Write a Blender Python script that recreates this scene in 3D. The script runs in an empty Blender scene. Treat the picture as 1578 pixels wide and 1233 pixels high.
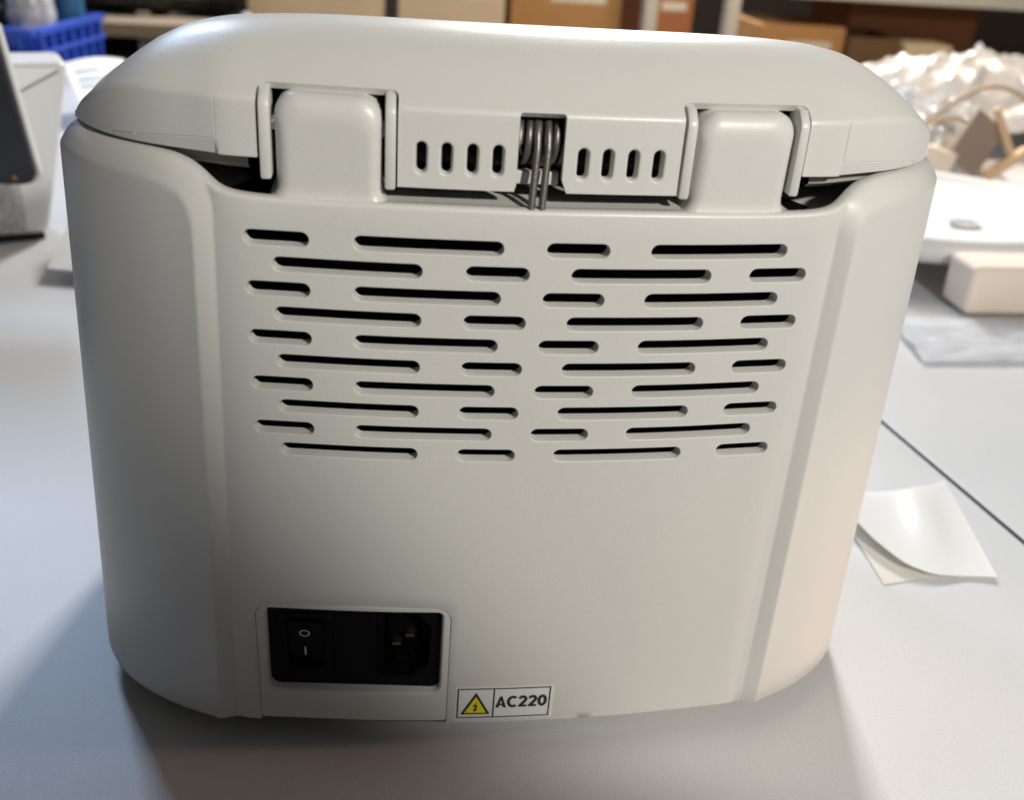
import bpy, bmesh, math, random
import numpy as np
from mathutils import Vector, Matrix, noise
from mathutils.geometry import delaunay_2d_cdt

random.seed(7)
S = bpy.context.scene
COL = S.collection
R = math.radians

# ------------------------------------------------------------------ camera, world, lamps, exposure
cam_d = bpy.data.cameras.new('camera')
cam = bpy.data.objects.new('camera', cam_d); COL.objects.link(cam)
YAW, PITCH, ROLL = -0.14197, 0.46580, 0.07098
cam.matrix_world = (Matrix.Translation((-0.04927, -0.30945, 0.32293)) @ Matrix.Rotation(YAW, 4, 'Z')
                    @ Matrix.Rotation(math.pi / 2 - PITCH, 4, 'X') @ Matrix.Rotation(ROLL, 4, 'Z'))
cam_d.sensor_width = 36.0
cam_d.lens = 36.0 * 1600 / 1578
cam_d.clip_start, cam_d.clip_end = 0.01, 60
cam_d.dof.use_dof = True
cam_d.dof.focus_distance = 0.375
cam_d.dof.aperture_fstop = 10.5
S.camera = cam

w = bpy.data.worlds.new('World'); S.world = w; w.use_nodes = True
w.node_tree.nodes['Background'].inputs[0].default_value = (1.0, 0.95, 0.90, 1)
w.node_tree.nodes['Background'].inputs[1].default_value = 0.075

def aim(o, target):
    o.rotation_euler = (Vector(target) - o.location).to_track_quat('-Z', 'Y').to_euler()

def area(name, loc, target, size, power, col, sy=None):
    d = bpy.data.lights.new(name, 'AREA'); d.energy = power; d.color = col
    d.shape = 'RECTANGLE'; d.size = size; d.size_y = sy or size
    o = bpy.data.objects.new(name, d); COL.objects.link(o); o.location = loc; aim(o, target); return o

def spot(name, loc, target, angle, blend, power, col, radius):
    d = bpy.data.lights.new(name, 'SPOT'); d.energy = power; d.color = col
    d.spot_size = R(angle); d.spot_blend = blend; d.shadow_soft_size = radius
    o = bpy.data.objects.new(name, d); COL.objects.link(o); o.location = loc; aim(o, target); return o

# tube lamps hanging behind the instrument, a front lamp over the photographer's right shoulder, and added warm fills
area('tube_lamp_right', (0.55, 2.45, 1.60), (0.0, 0.1, 0.0), 0.34, 78, (1.0, 0.97, 0.92), 0.8)
area('tube_lamp_left', (-0.95, 1.90, 1.55), (0.0, 0.1, 0.0), 0.34, 20, (0.55, 0.72, 1.0), 0.8)
spot('bench_lamp', (0.40, -0.77, 0.73), (0.455, 0.0, 0.596), 82.7, 0.085, 42, (1.0, 0.958, 0.872), 0.03)  # cone edge set to imitate the photographer's shadow at lower left
spot('warm_bounce_fill', (1.0, -0.02, 0.20), (0.15, 0.03, 0.070), 12.0, 0.4, 13, (1.0, 0.58, 0.36), 0.04)  # added warm fill imitating bounce on the right pod, no lamp there
area('rack_fill', (0.7, 1.15, 1.0), (0.7, 2.2, 0.0), 0.4, 15, (1.0, 0.80, 0.56))  # added fill that warms and brightens the rack boxes

S.view_settings.view_transform = 'Standard'
S.view_settings.look = 'None'
S.view_settings.exposure = 0.0
S.view_settings.gamma = 1.0
S.view_settings.use_curve_mapping = False
S.cycles.use_denoising = True
S.cycles.max_bounces = 8

# ------------------------------------------------------------------ materials
def mat(name, col, rough=0.5, bump=0.0, bscale=600, metal=0.0, spec=0.5, var=0.0, vscale=8, speck=None, coat=0.0,
        alpha=1.0, trans=0.0, sss=0.0, grain=None):
    m = bpy.data.materials.new(name); m.use_nodes = True
    nt = m.node_tree; N = nt.nodes; L = nt.links
    b = N['Principled BSDF']
    b.inputs['Base Color'].default_value = (*col, 1)
    b.inputs['Roughness'].default_value = rough
    b.inputs['Metallic'].default_value = metal
    b.inputs['Specular IOR Level'].default_value = spec
    b.inputs['Coat Weight'].default_value = coat
    b.inputs['Alpha'].default_value = alpha
    b.inputs['Transmission Weight'].default_value = trans
    if sss:
        b.inputs['Subsurface Weight'].default_value = sss
        b.inputs['Subsurface Radius'].default_value = (0.004, 0.003, 0.002)
    tc = N.new('ShaderNodeTexCoord')
    src = None
    if var:
        n = N.new('ShaderNodeTexNoise'); n.inputs['Scale'].default_value = vscale; n.inputs['Detail'].default_value = 5
        L.new(tc.outputs['Object'], n.inputs['Vector'])
        mx = N.new('ShaderNodeMix'); mx.data_type = 'RGBA'
        mx.inputs['A'].default_value = (*[c * (1 - var) for c in col], 1)
        mx.inputs['B'].default_value = (*[min(1, c * (1 + var)) for c in col], 1)
        L.new(n.outputs['Fac'], mx.inputs['Factor']); src = mx.outputs['Result']
        rr = N.new('ShaderNodeMapRange'); rr.inputs['To Min'].default_value = rough * 0.88; rr.inputs['To Max'].default_value = min(1, rough * 1.12)
        L.new(n.outputs['Fac'], rr.inputs['Value']); L.new(rr.outputs['Result'], b.inputs['Roughness'])
    if speck:                     # sparse grit: (voronoi scale, size, colour)
        v = N.new('ShaderNodeTexVoronoi'); v.inputs['Scale'].default_value = speck[0]
        L.new(tc.outputs['Object'], v.inputs['Vector'])
        sep = N.new('ShaderNodeSeparateColor'); L.new(v.outputs['Color'], sep.inputs['Color'])
        pick = N.new('ShaderNodeMath'); pick.operation = 'GREATER_THAN'; pick.inputs[1].default_value = speck[3]
        L.new(sep.outputs['Red'], pick.inputs[0])
        near = N.new('ShaderNodeMath'); near.operation = 'LESS_THAN'; near.inputs[1].default_value = speck[1]
        L.new(v.outputs['Distance'], near.inputs[0])
        mul = N.new('ShaderNodeMath'); mul.operation = 'MULTIPLY'
        L.new(pick.outputs[0], mul.inputs[0]); L.new(near.outputs[0], mul.inputs[1])
        m2 = N.new('ShaderNodeMix'); m2.data_type = 'RGBA'
        m2.inputs['A'].default_value = (*col, 1); m2.inputs['B'].default_value = (*speck[2], 1)
        if src: L.new(src, m2.inputs['A'])
        L.new(mul.outputs[0], m2.inputs['Factor']); src = m2.outputs['Result']
    if grain:                     # fine mottling of the pigment: (scale, amount)
        g = N.new('ShaderNodeTexNoise'); g.inputs['Scale'].default_value = grain[0]; g.inputs['Detail'].default_value = 2
        L.new(tc.outputs['Object'], g.inputs['Vector'])
        gr = N.new('ShaderNodeMapRange'); gr.inputs['From Min'].default_value = 0.3; gr.inputs['From Max'].default_value = 0.7
        gr.inputs['To Min'].default_value = 1 - grain[1]; gr.inputs['To Max'].default_value = 1 + grain[1]
        L.new(g.outputs['Fac'], gr.inputs['Value'])
        m3 = N.new('ShaderNodeMix'); m3.data_type = 'RGBA'; m3.blend_type = 'MULTIPLY'; m3.inputs['Factor'].default_value = 1
        m3.inputs['A'].default_value = (*col, 1)
        if src: L.new(src, m3.inputs['A'])
        L.new(gr.outputs['Result'], m3.inputs['B']); src = m3.outputs['Result']
    if src: L.new(src, b.inputs['Base Color'])
    if bump:
        n2 = N.new('ShaderNodeTexNoise'); n2.inputs['Scale'].default_value = bscale; n2.inputs['Detail'].default_value = 3
        L.new(tc.outputs['Object'], n2.inputs['Vector'])
        bp = N.new('ShaderNodeBump'); bp.inputs['Strength'].default_value = bump; bp.inputs['Distance'].default_value = 0.0004
        L.new(n2.outputs['Fac'], bp.inputs['Height']); L.new(bp.outputs['Normal'], b.inputs['Normal'])
    return m

M = dict(
    shell=mat('shell_plastic', (0.605, 0.60, 0.575), 0.36, 0.16, 1700, var=0.02, vscale=9, speck=(55, 0.02, (0.14, 0.13, 0.12), 0.975), grain=(1500, 0.02)),
    dark=mat('interior_shade_black', (0.003, 0.003, 0.003), 0.8, spec=0.1),  # black that puts interior shade into the colour
    seal=mat('seal_grey', (0.33, 0.32, 0.30), 0.6),
    black=mat('module_black', (0.0035, 0.0038, 0.0045), 0.45, 0.05, 900, spec=0.14),
    black2=mat('socket_black', (0.0015, 0.0015, 0.0015), 0.6, spec=0.1),
    steel=mat('steel', (0.62, 0.60, 0.56), 0.28, metal=1.0),
    pin=mat('pin_brass', (0.30, 0.28, 0.24), 0.35, metal=1.0),
    spring=mat('spring_steel', (0.20, 0.185, 0.17), 0.42, 0.3, 700, metal=0.75),
    print=mat('white_print', (0.55, 0.55, 0.54), 0.5),
    label=mat('label_paper', (0.74, 0.74, 0.72), 0.24, var=0.02, vscale=60),
    ink=mat('label_ink', (0.012, 0.012, 0.012), 0.4),
    yellow=mat('label_yellow', (0.80, 0.66, 0.02), 0.4),
    rubber=mat('rubber', (0.015, 0.015, 0.015), 0.8),
    base=mat('base_plate', (0.05, 0.05, 0.052), 0.6),
    table=mat('laminate', (0.60, 0.605, 0.62), 0.34, 0.35, 2000, var=0.04, vscale=11, speck=(38, 0.03, (0.10, 0.10, 0.10), 0.90), grain=(1100, 0.07)),
    tedge=mat('table_edge', (0.24, 0.24, 0.235), 0.6),
    metal=mat('painted_steel', (0.50, 0.48, 0.44), 0.45, 0.1, 60, var=0.06),
    floor=mat('floor_concrete', (0.16, 0.155, 0.15), 0.7, 0.3, 40, var=0.2),
    wall=mat('back_wall', (0.055, 0.045, 0.038), 0.85, 0.2, 30, var=0.3, vscale=3),
    board=mat('shelf_board', (0.28, 0.22, 0.15), 0.7, 0.2, 60, var=0.15),
    card=mat('cardboard', (0.40, 0.21, 0.085), 0.8, 0.2, 150, var=0.12, vscale=12),
    card2=mat('cardboard_red', (0.32, 0.125, 0.05), 0.8, 0.2, 150, var=0.12, vscale=12),
    card3=mat('cardboard_shaded', (0.13, 0.075, 0.035), 0.85, 0.2, 150, var=0.15, vscale=12),  # shade on the box side is put into this brown
    card4=mat('cardboard_pale', (0.62, 0.50, 0.36), 0.75, 0.2, 150, var=0.08, vscale=12),
    tape=mat('clear_tape', (0.62, 0.56, 0.48), 0.18, spec=0.6),
    blue=mat('crate_blue', (0.018, 0.065, 0.42), 0.42, 0.1, 200, var=0.08),
    teal=mat('teal_plastic', (0.01, 0.10, 0.22), 0.4),
    blackbag=mat('black_bag', (0.004, 0.004, 0.004), 0.35, 0.3, 60),
    film=mat('clear_film', (0.80, 0.82, 0.86), 0.16, 0.5, 40, spec=0.6, alpha=0.5),
    bag=mat('white_film', (0.66, 0.66, 0.68), 0.22, 0.6, 45, spec=0.6, alpha=0.88),
    bag2=mat('clear_white_film', (0.84, 0.85, 0.88), 0.16, 0.4, 45, spec=0.7, alpha=0.6),
    paper=mat('paper', (0.82, 0.82, 0.82), 0.6, 0.1, 80, var=0.02),
    liner=mat('release_liner', (0.90, 0.90, 0.89), 0.30, alpha=0.72),
    liner2=mat('backing_paper', (0.66, 0.63, 0.57), 0.45),
    print2=mat('faint_print', (0.45, 0.46, 0.45), 0.6),
    white=mat('white_plastic', (0.70, 0.695, 0.68), 0.4, 0.1, 300, var=0.02),
    foamw=mat('white_foam', (0.68, 0.675, 0.69), 0.7, 0.25, 130, var=0.02),
    foamb=mat('peach_foam', (0.85, 0.735, 0.63), 0.9, 0.8, 110, var=0.04, vscale=30),
    taupe=mat('taupe_board', (0.30, 0.235, 0.19), 0.75, 0.2, 90, var=0.06),
    wood=mat('pale_wood', (0.66, 0.47, 0.29), 0.65, 0.2, 70, var=0.12),
    cord=mat('tan_cord', (0.42, 0.32, 0.21), 0.6, 0.2, 200),
    slate=mat('slate_plastic', (0.022, 0.024, 0.027), 0.38, 0.08, 300),
    copper=mat('brass_screw', (0.55, 0.30, 0.14), 0.35, metal=1.0),
)
def knit():
    m = bpy.data.materials.new('knit_mesh'); m.use_nodes = True
    nt = m.node_tree; N = nt.nodes; L = nt.links; b = N['Principled BSDF']
    tc = N.new('ShaderNodeTexCoord'); v = N.new('ShaderNodeTexVoronoi'); v.inputs['Scale'].default_value = 260
    L.new(tc.outputs['Object'], v.inputs['Vector'])
    r = N.new('ShaderNodeValToRGB'); r.color_ramp.elements[0].color = (0.66, 0.65, 0.63, 1); r.color_ramp.elements[1].color = (0.40, 0.39, 0.38, 1)
    r.color_ramp.elements[1].position = 0.7
    L.new(v.outputs['Distance'], r.inputs[0]); L.new(r.outputs[0], b.inputs['Base Color'])
    bp = N.new('ShaderNodeBump'); bp.invert = True; bp.inputs['Strength'].default_value = 0.8; bp.inputs['Distance'].default_value = 0.001
    L.new(v.outputs['Distance'], bp.inputs['Height']); L.new(bp.outputs['Normal'], b.inputs['Normal'])
    b.inputs['Roughness'].default_value = 0.8
    return m
M['knit'] = knit()

# ------------------------------------------------------------------ object helpers
def link(name, me, m, parent=None, smooth=None, loc=None, rot=None):
    o = bpy.data.objects.new(name, me); COL.objects.link(o)
    if m is not None: me.materials.append(m)
    if smooth is not None:
        for p in me.polygons: p.use_smooth = True
        me.set_sharp_from_angle(angle=R(smooth))
    if parent: o.parent = parent
    if loc: o.location = loc
    if rot: o.rotation_euler = rot
    return o

def from_bm(name, bm, m, parent=None, smooth=None, merge=None, **k):
    if merge: bmesh.ops.remove_doubles(bm, verts=bm.verts, dist=merge)
    bmesh.ops.recalc_face_normals(bm, faces=bm.faces) if k.pop('recalc', True) else None
    me = bpy.data.meshes.new(name); bm.to_mesh(me); bm.free()
    return link(name, me, m, parent, smooth, **k)

def pydata(name, V, F, m, parent=None, smooth=None, merge=None, recalc=True, **k):
    bm = bmesh.new(); vs = [bm.verts.new(v) for v in V]
    for f in F:
        try: bm.faces.new([vs[i] for i in f])
        except ValueError: pass
    return from_bm(name, bm, m, parent, smooth, merge, recalc=recalc, **k)

def tag(o, label=None, cat=None, group=None, kind=None):
    if label: o['label'] = label
    if cat: o['category'] = cat
    if group: o['group'] = group
    if kind: o['kind'] = kind
    return o

def empty(name, loc=(0, 0, 0), rz=0.0):
    o = bpy.data.objects.new(name, None); COL.objects.link(o); o.location = loc; o.rotation_euler = (0, 0, rz); return o

def box(bm, c, d, mtx=None, bev=0.0, seg=2):
    t = bmesh.new(); bmesh.ops.create_cube(t, size=1.0)
    for v in t.verts: v.co = Vector((v.co.x * d[0], v.co.y * d[1], v.co.z * d[2]))
    if bev: bmesh.ops.bevel(t, geom=t.edges[:], offset=bev, segments=seg, affect='EDGES', profile=0.5)
    for v in t.verts:
        v.co = v.co + Vector(c)
        if mtx: v.co = mtx @ v.co
    me = bpy.data.meshes.new('t'); t.to_mesh(me); t.free(); bm.from_mesh(me); bpy.data.meshes.remove(me)

def boxo(name, c, d, m, parent=None, bev=0.0, seg=2, mtx=None, smooth=35, **k):
    bm = bmesh.new(); box(bm, c, d, mtx, bev, seg); o = from_bm(name, bm, m, parent, smooth if not bev else 180, **k)
    if bev: o.modifiers.new('normals', 'WEIGHTED_NORMAL').keep_sharp = True
    return o

def tube(name, pts, r, m, parent=None, n=10, cap=True, closed=False):
    pts = [Vector(p) for p in pts]; V = []; F = []; up = Vector((0.13, 0.31, 0.94)).normalized(); a = None
    for i, p in enumerate(pts):
        t = (pts[min(i + 1, len(pts) - 1)] - pts[max(i - 1, 0)]).normalized()
        a = (up - t * up.dot(t)) if a is None else (a - t * a.dot(t))
        a.normalize(); b = t.cross(a)
        for k in range(n):
            q = 2 * math.pi * k / n; V.append(p + a * (r * math.cos(q)) + b * (r * math.sin(q)))
    for i in range(len(pts) - 1):
        for k in range(n): F.append((i * n + k, i * n + (k + 1) % n, (i + 1) * n + (k + 1) % n, (i + 1) * n + k))
    if cap: F.append(tuple(range(n))[::-1]); F.append(tuple((len(pts) - 1) * n + k for k in range(n)))
    return pydata(name, V, F, m, parent, 50)

def prism(name, poly, y0, y1, m, parent=None, bev=0.0, seg=3, smooth=35, frontbev=False, mtx=None):
    """polygon in (x,z) extruded along y from y0 (front) to y1"""
    bm = bmesh.new()
    f = [bm.verts.new((x, y0, z)) for x, z in poly]; b = [bm.verts.new((x, y1, z)) for x, z in poly]
    ff = bm.faces.new(f); bm.faces.new(b[::-1]); n = len(poly)
    for i in range(n): bm.faces.new((f[i], b[i], b[(i + 1) % n], f[(i + 1) % n]))
    bmesh.ops.recalc_face_normals(bm, faces=bm.faces)
    if bev: bmesh.ops.bevel(bm, geom=list(ff.edges), offset=bev, segments=seg, affect='EDGES', profile=0.5)
    if mtx:
        for v in bm.verts: v.co = mtx @ v.co
    return from_bm(name, bm, m, parent, smooth)

def rrect(x0, x1, z0, z1, r, n=6):
    if not isinstance(r, (tuple, list)): r = (r,) * 4          # BL, BR, TR, TL
    P = []
    for (cx, cz, a, q) in ((x0, z0, 180, r[0]), (x1, z0, 270, r[1]), (x1, z1, 0, r[2]), (x0, z1, 90, r[3])):
        if q <= 1e-6: P.append((cx, cz)); continue
        ox = cx + q if cx == x0 else cx - q; oz = cz + q if cz == z0 else cz - q
        for k in range(n + 1):
            t = R(a + 90 * k / n); P.append((ox + q * math.cos(t), oz + q * math.sin(t)))
    return P

def stadium(x0, x1, zc, h, n=8):
    r = h / 2; P = []
    if x1 - x0 >= h:
        for k in range(n + 1): t = R(-90 + 180 * k / n); P.append((x1 - r + r * math.cos(t), zc + r * math.sin(t)))
        m_ = max(1, int((x1 - x0 - h) / 0.004))
        for k in range(1, m_): P.append((x1 - r - (x1 - x0 - h) * k / m_, zc + r))
        for k in range(n + 1): t = R(90 + 180 * k / n); P.append((x0 + r + r * math.cos(t), zc + r * math.sin(t)))
        for k in range(1, m_): P.append((x0 + r + (x1 - x0 - h) * k / m_, zc - r))
    return P

def offset_poly(P, d):
    """offset a CCW polygon; d>0 grows"""
    n = len(P); out = []
    for i in range(n):
        a = Vector(P[i - 1]); b = Vector(P[i]); c = Vector(P[(i + 1) % n])
        e1 = (b - a).normalized(); e2 = (c - b).normalized()
        n1 = Vector((e1.y, -e1.x)); n2 = Vector((e2.y, -e2.x)); q = (n1 + n2)
        q = q / max(0.5, q.length_squared) * 2 if q.length > 1e-6 else n1
        out.append(tuple(b + q * d))
    return out

def inside(P, X, Z):
    P = np.array(P); r = np.zeros(len(X), bool); j = len(P) - 1
    for i in range(len(P)):
        xi, zi = P[i]; xj, zj = P[j]
        c = ((zi > Z) != (zj > Z)) & (X < (xj - xi) * (Z - zi) / (zj - zi + 1e-30) + xi); r ^= c; j = i
    return r

def cdt(points, loops, outer, holes):
    """constrained triangulation; loops = closed constraint polygons; keeps triangles in outer and outside the holes"""
    V = [Vector(p) for p in points]; E = []
    for lp in loops:
        s = len(V); V += [Vector(p) for p in lp]; n = len(lp)
        E += [(s + i, s + (i + 1) % n) for i in range(n)]
    vs, es, fs, *_ = delaunay_2d_cdt(V, E, [], 0, 1e-7)
    A = np.array([(v[0], v[1]) for v in vs]); Fc = np.array([list(f) for f in fs if len(f) == 3])
    c = A[Fc].mean(1); keep = inside(outer, c[:, 0], c[:, 1])
    for h in holes: keep &= ~inside(h, c[:, 0], c[:, 1])
    return A, Fc[keep]

def spline(K, n=40):
    """natural cubic spline through knots, chord-length parameter"""
    K = np.array(K, float); t = np.r_[0, np.cumsum(np.hypot(*np.diff(K, axis=0).T))]
    N_ = len(t); h = np.diff(t); A = np.zeros((N_, N_)); B = np.zeros((N_, 2)); A[0, 0] = A[-1, -1] = 1
    for i in range(1, N_ - 1):
        A[i, i - 1], A[i, i], A[i, i + 1] = h[i - 1], 2 * (h[i - 1] + h[i]), h[i]
        B[i] = 6 * ((K[i + 1] - K[i]) / h[i] - (K[i] - K[i - 1]) / h[i - 1])
    m = np.linalg.solve(A, B); out = []
    for q in np.linspace(0, t[-1], n * (N_ - 1) + 1):
        i = min(np.searchsorted(t, q, 'right') - 1, N_ - 2); a = t[i + 1] - q; b = q - t[i]
        out.append(m[i] * a**3 / (6 * h[i]) + m[i + 1] * b**3 / (6 * h[i]) + (K[i] / h[i] - m[i] * h[i] / 6) * a + (K[i + 1] / h[i] - m[i + 1] * h[i] / 6) * b)
    return np.array(out)

def sstep(x):
    x = min(1.0, max(0.0, x)); return x * x * (3 - 2 * x)

# ------------------------------------------------------------------ setting: table tops, floor
TROT = R(7.9)
def tabletop(name, x0, x1, y0, y1, label):
    root = empty(name, (0.31, 0.22, 0), TROT)
    boxo('table_top', ((x0 + x1) / 2, (y0 + y1) / 2, -0.0125), (x1 - x0, y1 - y0, 0.025), M['table'], root, 0.0012, 2)
    tt = root.children[0].data; tt.materials.append(M['tedge'])
    for p in tt.polygons: p.material_index = 1 if p.normal.z < 0.8 else 0
    boxo('edge_frame', ((x0 + x1) / 2, (y0 + y1) / 2, -0.0455), (x1 - x0 - 0.03, y1 - y0 - 0.03, 0.04), M['tedge'], root)
    for sx in (x0 + 0.06, x1 - 0.06):
        for sy in (y0 + 0.06, y1 - 0.06):
            boxo('leg', (sx, sy, -0.4075), (0.04, 0.04, 0.683), M['metal'], root)
    tag(root, label, 'table'); root['kind'] = 'structure'
    return root
tabletop('work_table', -1.42, -0.0016, -0.62, 1.38, 'pale grey laminate work table that the instrument stands on')
tabletop('side_table', 0.0016, 1.40, -0.62, 1.38, 'pale grey laminate table right of the seam under the foam pieces')
fl = boxo('floor', (0.3, 1.2, -0.775), (8, 8, 0.05), M['floor']); fl['kind'] = 'structure'
wl = boxo('back_wall', (0.3, 3.3, 0.6), (8, 0.1, 2.8), M['wall']); wl['kind'] = 'structure'

# ------------------------------------------------------------------ the instrument
DZ = 0.181                      # local z of the fit (0 = middle of the vents) to table height
TILT = 0.05
ROOT = tag(empty('bench_instrument'), 'light grey plastic bench instrument with vented back, hinged lid and power socket', 'instrument')

def dome_knots():
    half = [(0.06, 0.5 * 1.43 * 0.06**2 - 0.004), (0.09, 0.5 * 1.43 * 0.09**2 - 0.004), (0.105, 0.0044), (0.115, 0.0090), (0.126, 0.0146), (0.1405, 0.0242),
            (0.152, 0.0350), (0.161, 0.048), (0.1668, 0.062), (0.170, 0.079), (0.1716, 0.10), (0.172, 0.13)]
    pts = [(0, -0.004), (0.03, 0.5 * 1.43 * 0.03**2 - 0.004)] + half
    return pts + [(x, 0.26 - y) for x, y in pts[-2::-1]]
_kn = dome_knots(); _kn = [(-x, y) for x, y in _kn[:3][::-1][:2]] + _kn     # a little overlap keeps the middle smooth
_c = spline(_kn, 60); _i0 = int(np.argmin(np.hypot(_c[:, 0], _c[:, 1] + 0.004))); _c = _c[_i0:]; _c[0] = (0, -0.004)
_u = np.r_[0, np.cumsum(np.hypot(*np.diff(_c, axis=0).T))]
_t = np.gradient(_c, _u, axis=0); _t /= np.hypot(_t[:, 0], _t[:, 1])[:, None]; _t[0] = (1, 0)
UMAX = _u[-1]; _half = int(np.argmax(_c[:, 0]))
def outline(u):
    a = abs(u); s = 1 if u >= 0 else -1
    x = np.interp(a, _u, _c[:, 0]); y = np.interp(a, _u, _c[:, 1]); tx = np.interp(a, _u, _t[:, 0]); ty = np.interp(a, _u, _t[:, 1])
    l = math.hypot(tx, ty); return s * x, y, s * ty / l, -tx / l          # point and outward normal
def U(x0):
    return math.copysign(np.interp(abs(x0), _c[:_half, 0], _u[:_half]), x0)
def sc(z): return 1 - 0.055 * (z + 0.168) / 0.232
U_TOE, U_CREST = U(0.1070), U(0.1122)
_rim = spline([(0.0, 0.0510), (0.05, 0.0510), (0.085, 0.0511), (0.0935, 0.0517), (0.100, 0.0530), (0.104, 0.0548), (0.108, 0.0572), (0.1125, 0.0592), (0.118, 0.0604), (0.126, 0.0610), (0.14, 0.0610), (0.17, 0.0610)], 20)
def zrim(u):
    x = abs(outline(u)[0]) * 0.946 if abs(u) < _u[_half] else 0.17
    return float(np.interp(x, _rim[:, 0], _rim[:, 1])) - 0.14 * max(0, outline(u)[1] - 0.05)
ZB = -0.168
PROUD = 0.0042
def recess(u, z):
    a = abs(u) - U_TOE; e = zrim(u) - z; slope = 0.0
    if 0.095 < abs(outline(u)[0]) < 0.125: slope = (zrim(u + 0.001) - zrim(u - 0.001)) / 0.002
    e = e / math.sqrt(1 + slope * slope)
    qa, qb, kq = a / (U_CREST - U_TOE), e / 0.0078, 1.1
    h = max(kq - abs(qa - qb), 0) / kq; q = min(qa, qb) - h * h * kq / 4 if a > 0 else qa
    q = min(1.0, max(0.0, q))
    k_ = 0.07                     # flat chamfer with short rounded ends
    if q < k_: f_ = q * q / (2 * k_ * (1 - k_))
    elif q > 1 - k_: f_ = 1 - (1 - q) ** 2 / (2 * k_ * (1 - k_))
    else: f_ = (q - k_ / 2) / (1 - k_)
    r = PROUD * (1 - f_)
    if a > 0:                    # the top of the side pods rolls a little further in
        b = min(1, max(0, e / 0.0045)); r += 0.0016 * (1 - b) ** 2 * min(1, a / 0.012)
    return r
def Pbody(u, z, dep=0.0, top=True):
    x0, y0, nx, ny = outline(u)
    r = recess(u, z) + dep
    if top:                      # rolled top edge of the recessed back
        e = zrim(u) - z
        if e < 0.0016:
            q = 1 - max(0, e) / 0.0016; r += 0.0016 * (1 - math.sqrt(max(0, 1 - q * q)))
    s = sc(z); x0 -= nx * r; y0 -= ny * r
    return Vector((x0 * s, y0 - TILT * z * (1 - max(0, min(0.26, y0)) / 0.13), z + DZ))
def panel(x, z, dep=0.0):        # recessed back surface at x, z
    return Pbody(U(x / sc(z)), z, dep, False)

class Mesh:
    def __init__(s): s.V = []; s.F = []
    def grid(s, rows):
        b = len(s.V); n = len(rows[0])
        for r in rows: s.V += r
        for i in range(len(rows) - 1):
            for j in range(n - 1): s.F.append((b + i * n + j, b + i * n + j + 1, b + (i + 1) * n + j + 1, b + (i + 1) * n + j))
    def tris(s, V, F):
        b = len(s.V); s.V += V; s.F += [tuple(b + int(i) for i in f) for f in F]
    def ring(s, rings, closed=True):
        b = len(s.V); n = len(rings[0])
        for r in rings: s.V += r
        for i in range(len(rings) - 1):
            for j in range(n if closed else n - 1): s.F.append((b + i * n + j, b + i * n + (j + 1) % n, b + (i + 1) * n + (j + 1) % n, b + (i + 1) * n + j))

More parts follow.
